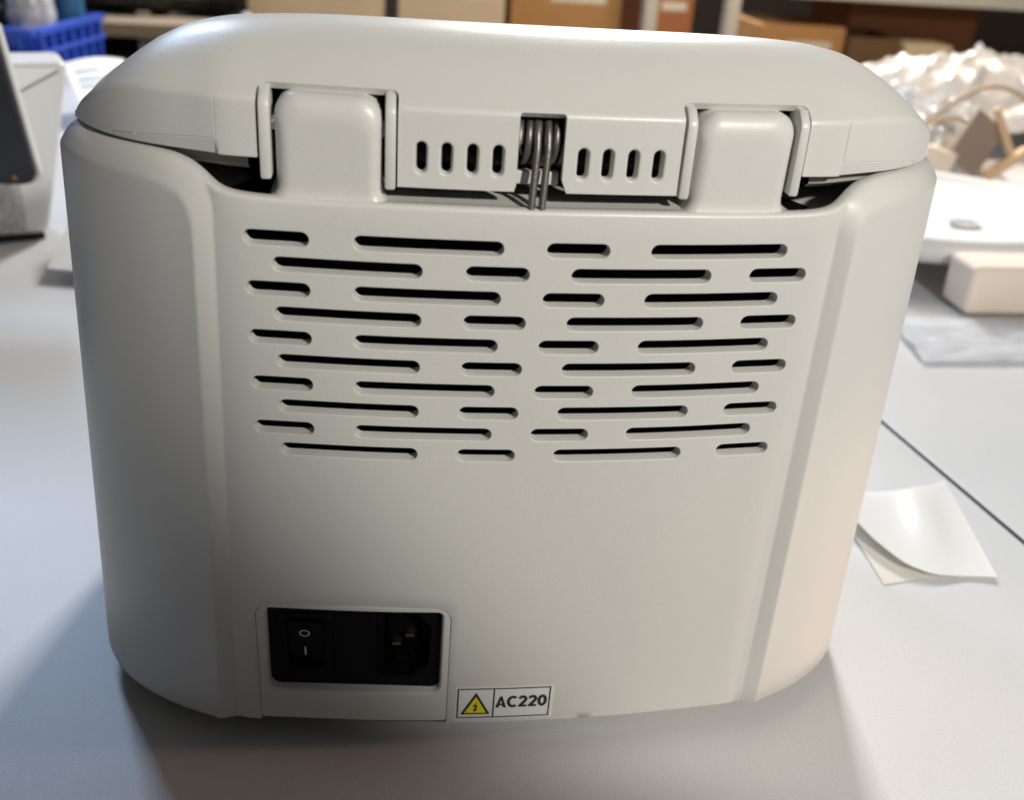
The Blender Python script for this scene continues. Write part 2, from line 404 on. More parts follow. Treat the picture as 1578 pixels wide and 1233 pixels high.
RIMROWS = [0, 0.0002, 0.0005, 0.0009, 0.0016]
def build_body():
    mb = Mesh()
    ui = U_TOE - 0.001
    # --- side pods and front as a structured sheet, both sides
    cols = list(np.arange(ui, U_TOE + 0.032, 0.0006)) + list(np.arange(U_TOE + 0.034, UMAX, 0.005)) + [UMAX]
    rowe = RIMROWS + [0.0024, 0.0032, 0.0042, 0.0052, 0.0062, 0.0072, 0.0085, 0.0100, 0.012, 0.0145, 0.0175, 0.021, 0.026]
    zl = np.linspace(1, 0, 22)
    side_z = None
    for sgn in (-1, 1):
        C_ = []
        for u in cols:
            zr = zrim(u); zz = [zr - e for e in rowe]; z1 = zz[-1]
            zz += [ZB + (z1 - ZB) * q for q in zl[1:]]
            C_.append([Pbody(sgn * u, z) for z in zz])
            if side_z is None: side_z = zz
        mb.grid(C_)
    # --- recessed back: slots cut by constrained triangulation
    holes = []
    ev = [(-0.0922, -0.0715), (-0.0584, -0.0109), (0.0022, 0.0231), (0.0362, 0.0836)]
    for r in range(10):
        zc = -(r - 4.5) * 0.0085
        for a, b in (ev if r % 2 == 0 else [(-b, -a) for a, b in ev]):
            holes.append(stadium(a, b, zc, 0.0054))
    def to_u(P): return [(U(x / sc(z)), z) for x, z in P]
    # power cut-out is a notch in the lower edge
    nx0, nx1, nz = -0.0966, -0.0213, -0.1074
    notch = rrect(nx0, nx1, ZB - 0.01, nz, (0, 0, 0.0065, 0.0065), 7)[2:]      # from right side up over to the left
    notch = [(nx1, ZB)] + [(nx1, z) for z in np.linspace(ZB, nz - 0.0065, 8)[1:-1]] + notch[:-0 or None]
    notch = [p for p in notch if p[1] > ZB - 1e-6] + [(nx0, z) for z in np.linspace(nz - 0.0065, ZB, 8)[1:]]
    un = to_u(notch)
    bot_r = [(float(q), ZB) for q in np.linspace(ui, un[0][0], 28)]
    bot_l = [(float(q), ZB) for q in np.linspace(un[-1][0], -ui, 4)]
    zs = side_z
    right = [(ui, z) for z in zs[::-1][1:]]
    topu = np.linspace(ui, -ui, 130)
    top = [(float(q), zrim(q)) for q in topu[1:]]
    left = [(-ui, z) for z in zs[1:]]
    outer = bot_r[::-1]
    outer = [p for p in bot_l[::-1]][:0]
    loop = un[::1]                                   # right foot of notch -> over -> left foot
    loop = loop + bot_l[1:] + [(-ui, z) for z in zs[::-1][1:]] + [(float(q), zrim(q)) for q in topu[::-1][1:]] + [(ui, z) for z in zs[1:]] + bot_r[1:-1]
    pts = []
    for e in RIMROWS[1:]: pts += [(float(q), zrim(q) - e) for q in topu[1:-1]]
    hp = [to_u(h) for h in holes]; hs = [to_u(offset_poly(h, 0.0003)) for h in holes]
    gx, gz = np.meshgrid(np.linspace(-ui, ui, 52)[1:-1], np.arange(ZB + 0.004, 0.047, 0.0045))
    G = np.c_[gx.ravel(), gz.ravel()]
    ok = np.ones(len(G), bool)
    for h in holes: ok &= ~inside(to_u(offset_poly(h, 0.0012)), G[:, 0], G[:, 1])
    ok &= inside(loop, G[:, 0], G[:, 1])
    big = to_u(offset_poly([(nx0, ZB - .01), (nx1, ZB - .01), (nx1, nz), (nx0, nz)], 0.002)); ok &= ~inside(big, G[:, 0], G[:, 1])
    pts += [tuple(map(float, g)) for g in G[ok]]
    A, T = cdt(pts, [loop] + hp + hs, loop, hp)
    mb.tris([Pbody(float(a), float(b)) for a, b in A], T)
    for h in holes:
        mb.ring([[panel(x, z, d) for x, z in offset_poly(h, -o)] for o, d in ((0, 0), (0.0001, 0.00003), (0.0002, 0.00013), (0.00024, 0.00030), (0.00028, 0.0050))])
    rr = [[Pbody(u, z, 0, False) for u, z in un]]
    inn = offset_poly(notch[::-1], 0)[::-1]
    for o, d in ((0.0003, 0.0002), (0.0004, 0.0008), (0.0004, 0.005)):
        rr.append([panel(x - math.copysign(o, x - (nx0 + nx1) / 2) * (1 if z < nz - 0.0066 else 0.7), z - (o if z > nz - 0.006 else 0), d) for x, z in notch])
    mb.ring(rr, closed=False)
    # --- deck behind the rim and the turned-in lower edge, all the way round
    us = list(-np.array(cols[::-1])) + [float(q) for q in topu[::-1][1:-1]] + cols
    rows = []
    for dd, dz in ((0, 0), (0.001, 0.0001), (0.0022, 0.0001), (0.0030, -0.0003), (0.0055, -0.0004), (0.012, 0.0), (0.034, 0.0), (0.0345, -0.02)):
        rows.append([Pbody(u, zrim(u), dd) + Vector((0, 0, dz - (0.008 * sstep((abs(outline(u)[0]) - 0.0885) / 0.004) + 0.004 * sstep((abs(outline(u)[0]) - 0.0985) / 0.004) if dd > 0.005 else 0))) for u in us])
    mb.grid(rows)
    low = [[Pbody(u, ZB, d) + Vector((0, 0, z)) for u in us if not (un[-1][0] < u < un[0][0])] for d, z in ((0, 0), (0.0003, -0.0004), (0.0025, -0.0004), (0.0025, 0.004))]
    nl = len([u for u in us if u <= un[-1][0]])
    mb.grid([r[:nl] for r in low]); mb.grid([r[nl:] for r in low])
    return pydata('body_shell', mb.V, mb.F, M['shell'], ROOT, 38, merge=2e-5)
build_body()

# black box added to stand in for the unlit interior behind the vents
bm = bmesh.new()
ch = [outline(u) for u in np.linspace(-U(0.118), U(0.118), 30)]
v0 = [Vector(((x - nx * 0.026) * 0.95, y - ny * 0.026 - TILT * z, z + DZ)) for z in (ZB + 0.002, 0.046) for x, y, nx, ny in ch]
n = len(ch); bv = [bm.verts.new(v) for v in v0]
for i in range(n - 1): bm.faces.new((bv[i], bv[i + 1], bv[n + i + 1], bv[n + i]))
r = bmesh.ops.extrude_face_region(bm, geom=bm.faces[:])
bmesh.ops.translate(bm, vec=(0, 0.17, 0), verts=[e for e in r['geom'] if isinstance(e, bmesh.types.BMVert)])
from_bm('vent_shade_backing', bm, M['dark'], ROOT)

# bottom plate and feet
us = np.linspace(-UMAX, UMAX, 160)[:-1]
def ringat(ins, z): return [Vector(((x - nx * ins), y - ny * ins + 0.0084 * (1 - y / 0.13), z + DZ)) for x, y, nx, ny in (outline(float(u)) for u in us)]
V = ringat(0.0075, ZB + 0.002) + ringat(0.0075, ZB - 0.0025) + ringat(0.010, ZB - 0.0045); n = len(us); F = []
for k in range(2):
    for i in range(n): F.append((k * n + i, k * n + (i + 1) % n, (k + 1) * n + (i + 1) % n, (k + 1) * n + i))
F.append(tuple(range(n))); F.append(tuple(range(2 * n, 3 * n)))
pydata('bottom_plate', V, F, M['base'], ROOT, 30)
for fx, fy in ((-0.11, 0.055), (0.085, 0.035), (-0.11, 0.215), (0.11, 0.215)):
    bm = bmesh.new(); bmesh.ops.create_cone(bm, cap_ends=True, segments=28, radius1=0.0085, radius2=0.0105, depth=0.0085)
    for v in bm.verts: v.co += Vector((fx, fy, 0.00425))
    from_bm('foot', bm, M['rubber'], ROOT, 40)

# ---- lid
LZB = 0.0615
_A = spline([(0, 0.1052), (0.03, 0.1050), (0.06, 0.1045), (0.08, 0.1028), (0.095, 0.1000), (0.11, 0.0948), (0.125, 0.0862), (0.137, 0.0766), (0.148, 0.0668), (0.158, 0.0575), (0.175, 0.042)], 20)
def arch(x): return float(np.interp(abs(x), _A[:, 0], _A[:, 1]))
def lidline(u, ins=0.0):
    x0, y0, nx, ny = outline(u)
    q = sstep((abs(x0) - 0.095) / 0.05) if abs(u) < _u[_half] else 1
    i = 0.0090 * (1 - q) + 0.0060 * q + ins
    return (x0 - nx * i) * 0.9455, y0 - ny * i - 0.0035 * (1 - max(0, y0) / 0.13), nx, ny
_lb = np.array([lidline(u)[:2] for u in np.linspace(0, _u[_half], 200)])
def yback(x): return float(np.interp(abs(x), _lb[:, 0], _lb[:, 1]))
def prof(d):
    a = 0.0795 + 0.78 * d; b = 0.1026 - 0.16 * (d - 0.030); k = 0.008
    h = max(k - abs(a - b), 0) / k; return min(a, b) - h * h * k / 4
def smin(a, b, k):
    h = max(k - abs(a - b), 0) / k; return min(a, b) - h * h * k / 4
def lzb(y): return 0.0622 - 0.14 * max(0, y - 0.05)
def ztop(x, y): return smin(arch(x) - 0.14 * max(0, y - 0.05), prof(max(0, y - yback(x))), 0.012)
def crease(u):
    x, y, _, _ = lidline(u); return max(lzb(y) + 0.0022, ztop(x, y))
def zlip(x):
    t = (abs(x) - 0.0985) / 0.0435; return 0.0668 - 0.0046 * t ** 1.3
LRR = 0.0013
def lid_raw(u, wv):
    if wv <= 0:
        x, y, nx, ny = lidline(u); z = crease(u) + wv
        if 0.0985 < abs(x) < 0.142 and y < 0.1 and z < zlip(x): x, y, nx, ny = lidline(u, 0.24 * (zlip(x) - z))
        return Vector((x, y, z + DZ))
    x, y, nx, ny = lidline(u, wv)
    x1, y1, _, _ = lidline(u)
    return Vector((x, y, max(crease(u), ztop(x, y)) + DZ)) if True else None
def Plid(u, wv, dep=0.0):
    def base(a, b):
        if abs(b) < LRR:
            p0, p1, p2 = lid_raw(a, -LRR), lid_raw(a, 0), lid_raw(a, LRR); t = (b + LRR) / (2 * LRR)
            return p0 * (1 - t) ** 2 + p1 * 2 * t * (1 - t) + p2 * t * t
        return lid_raw(a, b)
    p = base(u, wv)
    if dep:
        h = 0.0004; du = base(u + h, wv) - base(u - h, wv); dw = base(u, wv + h) - base(u, wv - h)
        p = p - du.cross(dw).normalized() * dep
    return p
def UL(x): return math.copysign(np.interp(abs(x), _lb[:, 0], np.linspace(0, _u[_half], 200)), x)

OPN = [(-0.0862, -0.0444), (0.0428, 0.0846)]          # hinge openings in x
LOW = (OPN[0][1], OPN[1][0])                          # lower middle section between them
NOT = (-0.0083, 0.0058)
LMID = 0.0558
def build_lid():
    mb = Mesh(); WT = 0.012
    zcm = 0.0795
    ulist = []
    ut = np.r_[np.linspace(0, U(0.16), 150), np.linspace(U(0.16), UMAX, 60)[1:]]
    ut = np.r_[-ut[::-1][:-1], ut]
    def wb(u): return lzb(lidline(u)[1]) - crease(u)
    # outer boundary: bottom edge left->right with openings and the notch, then the top row back
    xs = lambda x: UL(x)
    wo = 0.0052                                        # opening top above the crease
    def arc(cx, cw, r, a0, a1, n=5): return [(cx + r * math.cos(R(a0 + (a1 - a0) * k / n)), cw + r * math.sin(R(a0 + (a1 - a0) * k / n))) for k in range(n + 1)]
    def vert(u, w0, w1, n=10): return [(u, w0 + (w1 - w0) * k / n) for k in range(n + 1)]
    def opening(a, b, wl, wr):
        r = 0.0022
        P = vert(a, wl, wo - r) + arc(a + r, wo - r, r, 180, 90)
        P += [(a + r + (b - a - 2 * r) * k / 14, wo) for k in range(1, 14)]
        P += arc(b - r, wo - r, r, 90, 0) + vert(b, wo - r, wr); return P
    bot = []
    a1, b1 = xs(OPN[0][0]), xs(OPN[0][1]); a2, b2 = xs(OPN[1][0]), xs(OPN[1][1]); n1, n2 = xs(NOT[0]), xs(NOT[1])
    wm = LMID - zcm
    bot += [(float(u), wb(u)) for u in ut if u < a1 - 0.0004]
    o1 = opening(a1, b1, wb(a1), wm); bot += o1
    bot += [(b1 + (n1 - b1) * k / 12, wm) for k in range(1, 12)]
    rN = 0.0012; wn = 0.0004
    on = [(n1 - 0.0006, wm)] + vert(n1, wm + 0.002, wn - rN, 8) + arc(n1 + rN, wn - rN, rN, 180, 90, 3) + arc(n2 - rN, wn - rN, rN, 90, 0, 3) + vert(n2, wn - rN, wm + 0.004, 8) + [(n2 + 0.0018, wm)]
    bot += on
    bot += [(n2 + 0.0018 + (a2 - n2 - 0.0018) * k / 12, wm) for k in range(1, 12)]
    o2 = opening(a2, b2, wm, wb(b2)); bot += o2
    bot += [(float(u), wb(u)) for u in ut if u > b2 + 0.0004]
    top = [(float(u), WT) for u in ut[::-1]]
    loop = bot + top
    holes = []
    for x in (-0.0374, -0.0298, -0.0220, -0.0142, 0.0119, 0.0197, 0.0277, 0.0358):
        h = stadium(-0.0053, 0.0053, 0, 0.0047)
        holes.append([(xs(x) + b, 0.0650 - zcm + a) for a, b in h][::-1])
    hs = [offset_poly(h, 0.0005) for h in holes]
    pts = []
    wcols = [-0.014, -0.0115, -0.009, -0.0065, -0.004, -0.0026, -0.0013, -0.0009, -0.0005, 0, 0.0005, 0.0009, 0.0013, 0.0032, 0.0068, 0.0085, 0.0102]
    for u in ut[1:-1]:
        for q in wcols:
            if q > wb(u) + 0.0006 or (LOW[0] < lidline(u)[0] < LOW[1]): pts.append((float(u), q))
        if LOW[0] < lidline(u)[0] < LOW[1]: pts += [(float(u), -0.017), (float(u), -0.0205)]
    A_ = np.array(pts); ok = inside(loop, A_[:, 0], A_[:, 1])
    for h in holes: ok &= ~inside(offset_poly(h, 0.0009), A_[:, 0], A_[:, 1])
    for (p, q) in ((a1, b1), (a2, b2)): ok &= ~((A_[:, 0] > p - 0.0009) & (A_[:, 0] < q + 0.0009) & (A_[:, 1] < wo + 0.0009))
    pts = [p for p, k in zip(pts, ok) if k]
    # fine parting lines on both lid corners: three rows, the middle one sunk
    groove = {}
    gp = []
    lines = [[(-0.0985, z) for z in np.linspace(0.0785, 0.0672, 14)] + [(-0.0985 - 0.034 * k / 30, zlip(0.0985 + 0.034 * k / 30)) for k in range(31)],
             [(0.0985, z) for z in np.linspace(0.0785, 0.0672, 14)] + [(0.0985 + 0.034 * k / 30, zlip(0.0985 + 0.034 * k / 30)) for k in range(31)]]
    for ln in lines:
        pl = [(xs(x), z - crease(xs(x))) for x, z in ln]
        for i, (a, b) in enumerate(pl):
            p, q = pl[max(0, i - 1)], pl[min(len(pl) - 1, i + 1)]
            d = Vector((q[0] - p[0], q[1] - p[1])).normalized(); nn = Vector((-d.y, d.x)) * 0.00026
            for s_ in (-1, 1): gp.append((a + nn.x * s_, b + nn.y * s_))
            groove[(round(a, 6), round(b, 6))] = 0.00034; gp.append((a, b))
    G = np.array(gp)
    pts = [p for p in pts if np.min(np.abs(G[:, 0] - p[0]) + np.abs(G[:, 1] - p[1])) > 0.0009]
    A, T = cdt(pts + gp, [loop] + holes + hs, loop, holes)
    V = []
    for a, b in A:
        a, b = float(a), float(b); V.append(Plid(a, b, groove.get((round(a, 6), round(b, 6)), 0.0)))
    mb.tris(V, T)
    for h in holes:
        mb.ring([[Plid(a, b, d) for a, b in offset_poly(h, -o)] for o, d in ((0, 0), (0.0002, 0.0001), (0.0004, 0.0004), (0.0006, 0.0010), (0.0008, 0.0036))])
    # turned-in wall along the whole lower boundary
    rr = [[Plid(a, b, 0) for a, b in bot]]
    for d in (0.0002, 0.0026): rr.append([Plid(a, b, d) for a, b in bot])
    mb.ring(rr, closed=False)
    # dome
    ring0 = [(float(u), Plid(float(u), WT)) for u in ut]
    rows = [[p for _, p in ring0]]
    for t in (0.06, 0.12, 0.18, 0.24, 0.31, 0.39, 0.48, 0.58, 0.70, 0.84, 1.0):
        row = []
        for u, p in ring0:
            sx = max(-0.085, min(0.085, p.x * 0.6)); x = p.x + (sx - p.x) * t; y = p.y + (0.125 - p.y) * t
            row.append(Vector((x, y, max(ztop(x, y), min(p.z - DZ, lzb(p.y) + 0.0024 + 0.004 * t)) + DZ)))
        rows.append(row)
    mb.grid(rows)
    return pydata('lid', mb.V, mb.F, M['shell'], ROOT, 34, merge=2e-5)
LID = build_lid()

# seal tray under the lid and a black box standing in for shade behind the hinge
def lidring(ins, z): return [Vector((*lidline(float(u), ins)[:2], z + DZ)) for u in np.linspace(-UMAX, UMAX, 200)[:-1]]
n = 199
V = lidring(0.0055, 0.0665) + lidring(0.0055, 0.0585) + lidring(0.0075, 0.0570) + lidring(0.016, 0.0570); F = []
for k in range(3):
    for i in range(n): F.append((k * n + i, k * n + (i + 1) % n, (k + 1) * n + (i + 1) % n, (k + 1) * n + i))
V = [v for v in V]; keep = []
for f in F:
    c = sum((V[i] for i in f), Vector()) / 4
    if not (abs(c.x) < 0.0905 and c.y < 0.1): keep.append(f)
pydata('lid_seal', V, keep, M['seal'], LID, 40, merge=1e-6)
bm = bmesh.new()
box(bm, (0, 0.045, 0.0700 + DZ), (0.19, 0.03, 0.034))
from_bm('hinge_shade_block', bm, M['dark'], ROOT)

# ---- hinge bosses growing out of the back
def ypan(x, z=0.06): return panel(x, 0.045)[1] - TILT * (z - 0.045)
def boss(x0, x1):
    xm = (x0 + x1) / 2; hw = (x1 - x0) / 2; yf = ypan(xm) + 0.0030; slope = (ypan(x1) - ypan(x0)) / (x1 - x0)
    mb = Mesh(); zt = 0.0818; rows = []
    prof_ = []
    r = 0.0066                                         # front silhouette, right foot -> over -> left foot, flared at the foot
    for z in np.linspace(0.0495, 0.056, 8):
        q = 1 - (z - 0.0495) / 0.0065; prof_.append((hw + 0.0028 * q ** 3, z))
    for z in np.linspace(0.059, zt - r, 8): prof_.append((hw, z))
    for k in range(1, 9): t = R(90 * k / 8); prof_.append((hw - r + r * math.cos(t), zt - r + r * math.sin(t)))
    for k in range(1, 8): prof_.append(((hw - r) * (1 - k / 8 * 1.0), zt + 0.0))
    half = prof_; full = half + [(-x, z) for x, z in half[::-1]][0:]
    def shrink(P, d): return [(x - math.copysign(min(d, abs(x)), x), z - 1.7 * d * max(0, min(1, (z - 0.06) / 0.015))) for x, z in P]
    def foot(z): return 0.0012 * max(0, 1 - (z - 0.0495) / 0.0065) ** 3
    for d, y in ((0.0045, 0.0), (0.0040, 0.00002), (0.0030, 0.00020), (0.0020, 0.0007), (0.0011, 0.0015), (0.0004, 0.0027), (0.0, 0.0045), (0.0, 0.030)):
        rows.append([Vector((xm + x, yf + y + slope * x - (foot(z) if y < 0.004 else 0) - TILT * (z - 0.06), z + DZ)) for x, z in shrink(full, d)])
    mb.grid(rows)
    f0 = rows[0]; m_ = len(half)                       # fill the front face with strips
    inner = []
    for t in np.linspace(1, -1, 15):
        inner.append([Vector((xm + (half[i][0] - 0.0045 if half[i][0] > 0.0045 else 0) * t, 0, 0)) for i in range(m_)])
    S_ = shrink(half, 0.0045); g = []
    for t in np.linspace(1, -1, 15):
        g.append([Vector((xm + x * t, yf + slope * x * t - foot(z) - TILT * (z - 0.06), z + DZ)) for x, z in S_])
    mb.grid(g)
    return pydata('hinge_boss', mb.V, mb.F, M['shell'], ROOT, 45, merge=3e-5)
BX = [(-0.0808, -0.0490), (0.0478, 0.0796)]
for a, b in BX: boss(a, b)

# ---- hinge plates beside each boss, bent where the lid creases
def hinge_plate(x0, x1, zb):
    xm = (x0 + x1) / 2; yf = yback(xm) - 0.0012
    P = [(yf + 0.0005, zb), (yf, zb + 0.0012), (yf - 0.0002, 0.070), (yf - 0.0001, 0.0775), (yf + 0.0004, 0.0792), (yf + 0.0042, 0.0826), (yf + 0.012, 0.0830), (yf + 0.012, zb + 0.004), (yf + 0.009, zb)]
    bm = bmesh.new(); a = [bm.verts.new((x0, y, z + DZ)) for y, z in P]; b = [bm.verts.new((x1, y, z + DZ)) for y, z in P]
    bm.faces.new(a); bm.faces.new(b[::-1]); k = len(P)
    for i in range(k): bm.faces.new((a[i], b[i], b[(i + 1) % k], a[(i + 1) % k]))
    bmesh.ops.recalc_face_normals(bm, faces=bm.faces)
    bmesh.ops.bevel(bm, geom=[e for e in bm.edges if abs(e.verts[0].co.x - e.verts[1].co.x) < 1e-6], offset=0.0006, segments=2, affect='EDGES', profile=0.5)
    return from_bm('hinge_plate', bm, M['shell'], LID, 40)
hinge_plate(-0.0854, -0.0821, 0.0560); hinge_plate(-0.0482, -0.0450, 0.0550)
hinge_plate(0.0434, 0.0466, 0.0550); hinge_plate(0.0807, 0.0838, 0.0560)
for a, b in ((-0.0830, -0.0795), (-0.0500, -0.0470), (0.0455, 0.0490), (0.0790, 0.0815)):
    tube('hinge_pin', [(a, yback(a) + 0.0065, 0.0715 + DZ), (b, yback(a) + 0.0065, 0.0715 + DZ)], 0.0027, M['steel'], ROOT, 20)

# ---- torsion spring and shaft
ax = (yback(0) + 0.0098, 0.0700 + DZ); cr = 0.0070; pts = []
for k in range(0, 5 * 24 + 1):
    t = 2 * math.pi * k / 24; pts.append((-0.0078 + 0.0142 * k / 120, ax[0] - cr * math.cos(t), ax[1] + cr * math.sin(t)))
sp = tube('spring', pts, 0.00112, M['spring'], ROOT, 10)
def leg(x0, x1):
    P = [(x0, ax[0] + 0.004, ax[1] + 0.0062), (x0, ax[0], ax[1] + cr + 0.0002), (x0, ax[0] - 0.0040, ax[1] + 0.0062), (x0, ax[0] - 0.0066, ax[1] + 0.0030), (x0, ax[0] - cr - 0.0010, ax[1] - 0.001)]
    for k in range(1, 7): q = k / 6; P.append((x0 + (x1 - x0) * q, ax[0] - cr - 0.0010 - 0.0035 * q, ax[1] - 0.001 - (0.0190) * q))
    tube('spring_leg', P, 0.00118, M['spring'], sp, 10)
leg(-0.0022, -0.0034); leg(0.0011, -0.0001)
for a, b in ((-0.0436, -0.0100), (0.0080, 0.0424)):
    tube('hinge_shaft', [(a, ax[0] + 0.001, 0.0665 + DZ), (b, ax[0] + 0.001, 0.0665 + DZ)], 0.0052, M['black'], ROOT, 24)
boxo('spring_cradle', (-0.0012, ax[0] - 0.0028, 0.0590 + DZ), (0.0135, 0.004, 0.0042), M['shell'], LID, 0.0005)

# ---- power inlet: frame piece, black module, rocker, socket
def build_inlet_frame():
    mb = Mesh(); ox0, ox1, oz1 = -0.0960, -0.0219, -0.1080; ozb = -0.1668
    outer = rrect(ox0, ox1, ozb, oz1, (0.0012, 0.0012, 0.006, 0.006), 6)
    dense = []
    for i, p in enumerate(outer):
        q = outer[(i + 1) % len(outer)]; d = math.hypot(q[0] - p[0], q[1] - p[1]); k = max(1, int(d / 0.004))
        dense += [(p[0] + (q[0] - p[0]) * j / k, p[1] + (q[1] - p[1]) * j / k) for j in range(k)]
    outer = dense
    hole = rrect(-0.0934, -0.0240, -0.1526, -0.1094, (0.0055, 0.0045, 0.0030, 0.0030), 6); dense = []
    for i, p in enumerate(hole):
        q = hole[(i + 1) % len(hole)]; d = math.hypot(q[0] - p[0], q[1] - p[1]); k = max(1, int(d / 0.004))
        dense += [(p[0] + (q[0] - p[0]) * j / k, p[1] + (q[1] - p[1]) * j / k) for j in range(k)]
    hole = dense
    so, sh = offset_poly(outer, -0.0005), offset_poly(hole, 0.0005)
    pts = [(float(x), float(z)) for x in np.linspace(ox0 + 0.006, ox1 - 0.006, 16) for z in (-0.156, -0.159, -0.163)]
    A, T = cdt(pts, [outer, hole, so, sh], outer, [hole])
    D = 0.0003
    mb.tris([panel(float(a), float(b), D) for a, b in A], T)
    mb.ring([[panel(x, z, D + d) for x, z in offset_poly(outer, o)] for o, d in ((0, 0), (0.00012, 0.0002), (0.00015, 0.006))])
    mb.ring([[panel(x, z, D + d) for x, z in offset_poly(hole, -o)] for o, d in ((0, 0), (0.0003, 0.0001), (0.0007, 0.0005), (0.0010, 0.0012), (0.0012, 0.0075))])
    return pydata('inlet_frame', mb.V, mb.F, M['shell'], ROOT, 38, merge=2e-5)
build_inlet_frame()
# local frame of the flat black module
xc, zc = -0.0591, -0.1305
c0 = panel(xc, zc, 0.0050); tx = (panel(xc + 0.03, zc) - panel(xc - 0.03, zc)).normalized(); tz = (panel(xc, zc + 0.02) - panel(xc, zc - 0.02)).normalized()
ny_ = tx.cross(tz).normalized()                    # +z of the frame x up = away from or towards? make +y point inwards
if ny_.y < 0: ny_ = -ny_
tz = (tz - tx * tz.dot(tx)).normalized()
MF = Matrix(((tx.x, ny_.x, tz.x, c0.x), (tx.y, ny_.y, tz.y, c0.y), (tx.z, ny_.z, tz.z, c0.z), (0, 0, 0, 1)))
def lx(x): return (x - xc) * 1.005
def lz(z): return z - zc
sock = [(-0.0512, -0.1458), (-0.0380, -0.1468), (-0.0300, -0.1400), (-0.0292, -0.1200), (-0.0355, -0.1128), (-0.0512, -0.1122)]
sock = [(lx(x), lz(z)) for x, z in sock]
def rounded(P, r, n=4):
    out = []; k = len(P)
    for i in range(k):
        a, b, c = Vector(P[i - 1]), Vector(P[i]), Vector(P[(i + 1) % k]); p, q = b + (a - b).normalized() * r, b + (c - b).normalized() * r
        for j in range(n + 1): t = j / n; out.append(tuple(p * (1 - t) ** 2 + b * 2 * t * (1 - t) + q * t * t))
    return out
sock = rounded(sock, 0.0018)
swh = rrect(lx(-0.0872), lx(-0.0690), lz(-0.1432), lz(-0.1158), 0.0008, 2)
mb = Mesh()
outer = rrect(lx(-0.0938), lx(-0.0236), lz(-0.1532), lz(-0.1082), 0.005, 5)
A, T = cdt([], [outer, sock, offset_poly(sock, 0.0004), swh], outer, [sock, swh])
mb.tris([MF @ Vector((float(a), 0, float(b))) for a, b in A], T)
mb.ring([[MF @ Vector((a, d, b)) for a, b in offset_poly(sock, -o)] for o, d in ((0, 0), (0.0003, 0.0002), (0.0004, 0.011))])
mb.ring([[MF @ Vector((a, d, b)) for a, b in swh] for d in (0, 0.008)])
V0 = [MF @ Vector((a, 0.011, b)) for a, b in offset_poly(sock, 0.0005)]; mb.V += V0; mb.F.append(tuple(range(len(mb.V) - len(V0), len(mb.V))))
MOD = pydata('inlet_module', mb.V, mb.F, M['black'], ROOT, 35, merge=1e-6)
# socket tongue and the three pins
tg = rounded([(lx(-0.0470), lz(-0.1410)), (lx(-0.0385), lz(-0.1415)), (lx(-0.0345), lz(-0.1375)), (lx(-0.0342), lz(-0.1225)), (lx(-0.0375), lz(-0.1180)), (lx(-0.0470), lz(-0.1175))], 0.001)
prism('socket_floor', tg, 0.0085, 0.0109, M['black2'], MOD, 0.0003, 2, mtx=MF)
for px, pz in ((-0.0432, -0.1172), (-0.0380, -0.1292), (-0.0432, -0.1338)):
    bm = bmesh.new(); box(bm, (lx(px), 0.0078, lz(pz)), (0.0034, 0.0062, 0.0012), MF, 0.0003); from_bm('contact_pin', bm, M['pin'], MOD, 40)
prism('socket_tongue', rrect(lx(-0.0436), lx(-0.0350), lz(-0.1425), lz(-0.1414), 0.0003), 0.004, 0.0109, M['black'], MOD, mtx=MF)
# fuse drawer outline between switch and socket
bm = bmesh.new()
P = rrect(lx(-0.0665), lx(-0.0540), lz(-0.1440), lz(-0.1150), 0.0008, 2)
fd = prism('fuse_drawer', P, -0.0004, 0.004, M['black'], MOD, 0.0003, 2, mtx=MF)
# switch bezel and rocker
mb = Mesh(); o_ = rrect(lx(-0.0880), lx(-0.0682), lz(-0.1440), lz(-0.1150), 0.001, 3); i_ = rrect(lx(-0.0850), lx(-0.0712), lz(-0.1416), lz(-0.1174), 0.0006, 3)
mb.ring([[MF @ Vector((a, d, b)) for a, b in P_] for P_, d in ((o_, 0.001), (o_, -0.0008), (offset_poly(o_, -0.0003), -0.0011), (offset_poly(i_, 0.0003), -0.0011), (i_, -0.0008), (i_, 0.007))])
SW = pydata('switch_bezel', mb.V, mb.F, M['black'], MOD, 40, merge=1e-6)
bm = bmesh.new(); hw_ = (lx(-0.0714) - lx(-0.0848)) / 2; xm_ = (lx(-0.0714) + lx(-0.0848)) / 2; zm = lz(-0.1295)
PR = [(-0.0119, 0.0016), (-0.006, 0.0006), (0.0, 0.0), (0.006, -0.0012), (0.0119, -0.0026)]
fv = [[bm.verts.new(MF @ Vector((xm_ + s_ * hw_, d, zm + z))) for s_ in (-1, 1)] for z, d in PR]; bk = [[bm.verts.new(MF @ Vector((xm_ + s_ * hw_, 0.007, zm + z))) for s_ in (-1, 1)] for z, d in PR]
for i in range(4):
    bm.faces.new((fv[i][0], fv[i][1], fv[i + 1][1], fv[i + 1][0]))
    for s_ in (0, 1): bm.faces.new((fv[i][s_], fv[i + 1][s_], bk[i + 1][s_], bk[i][s_]))
bm.faces.new((fv[0][0], fv[0][1], bk[0][1], bk[0][0])); bm.faces.new((fv[4][0], fv[4][1], bk[4][1], bk[4][0]))
from_bm('rocker', bm, M['black'], MOD, 25)
def rock_d(z): return float(np.interp(z - zm, [p[0] for p in PR], [p[1] for p in PR])) - 0.00012
V = []; F = []; oz = lz(-0.1243); ox_ = lx(-0.0782)
for k in range(28):
    t = 2 * math.pi * k / 28
    for r_ in (0.00150, 0.00208): V.append(MF @ Vector((ox_ + r_ * math.cos(t), rock_d(oz + r_ * math.sin(t)), oz + r_ * math.sin(t))))
    j = (k + 1) % 28; F.append((2 * k, 2 * k + 1, 2 * j + 1, 2 * j))
pydata('off_mark', V, F, M['print'], MOD)
V = []; iz = lz(-0.1349)
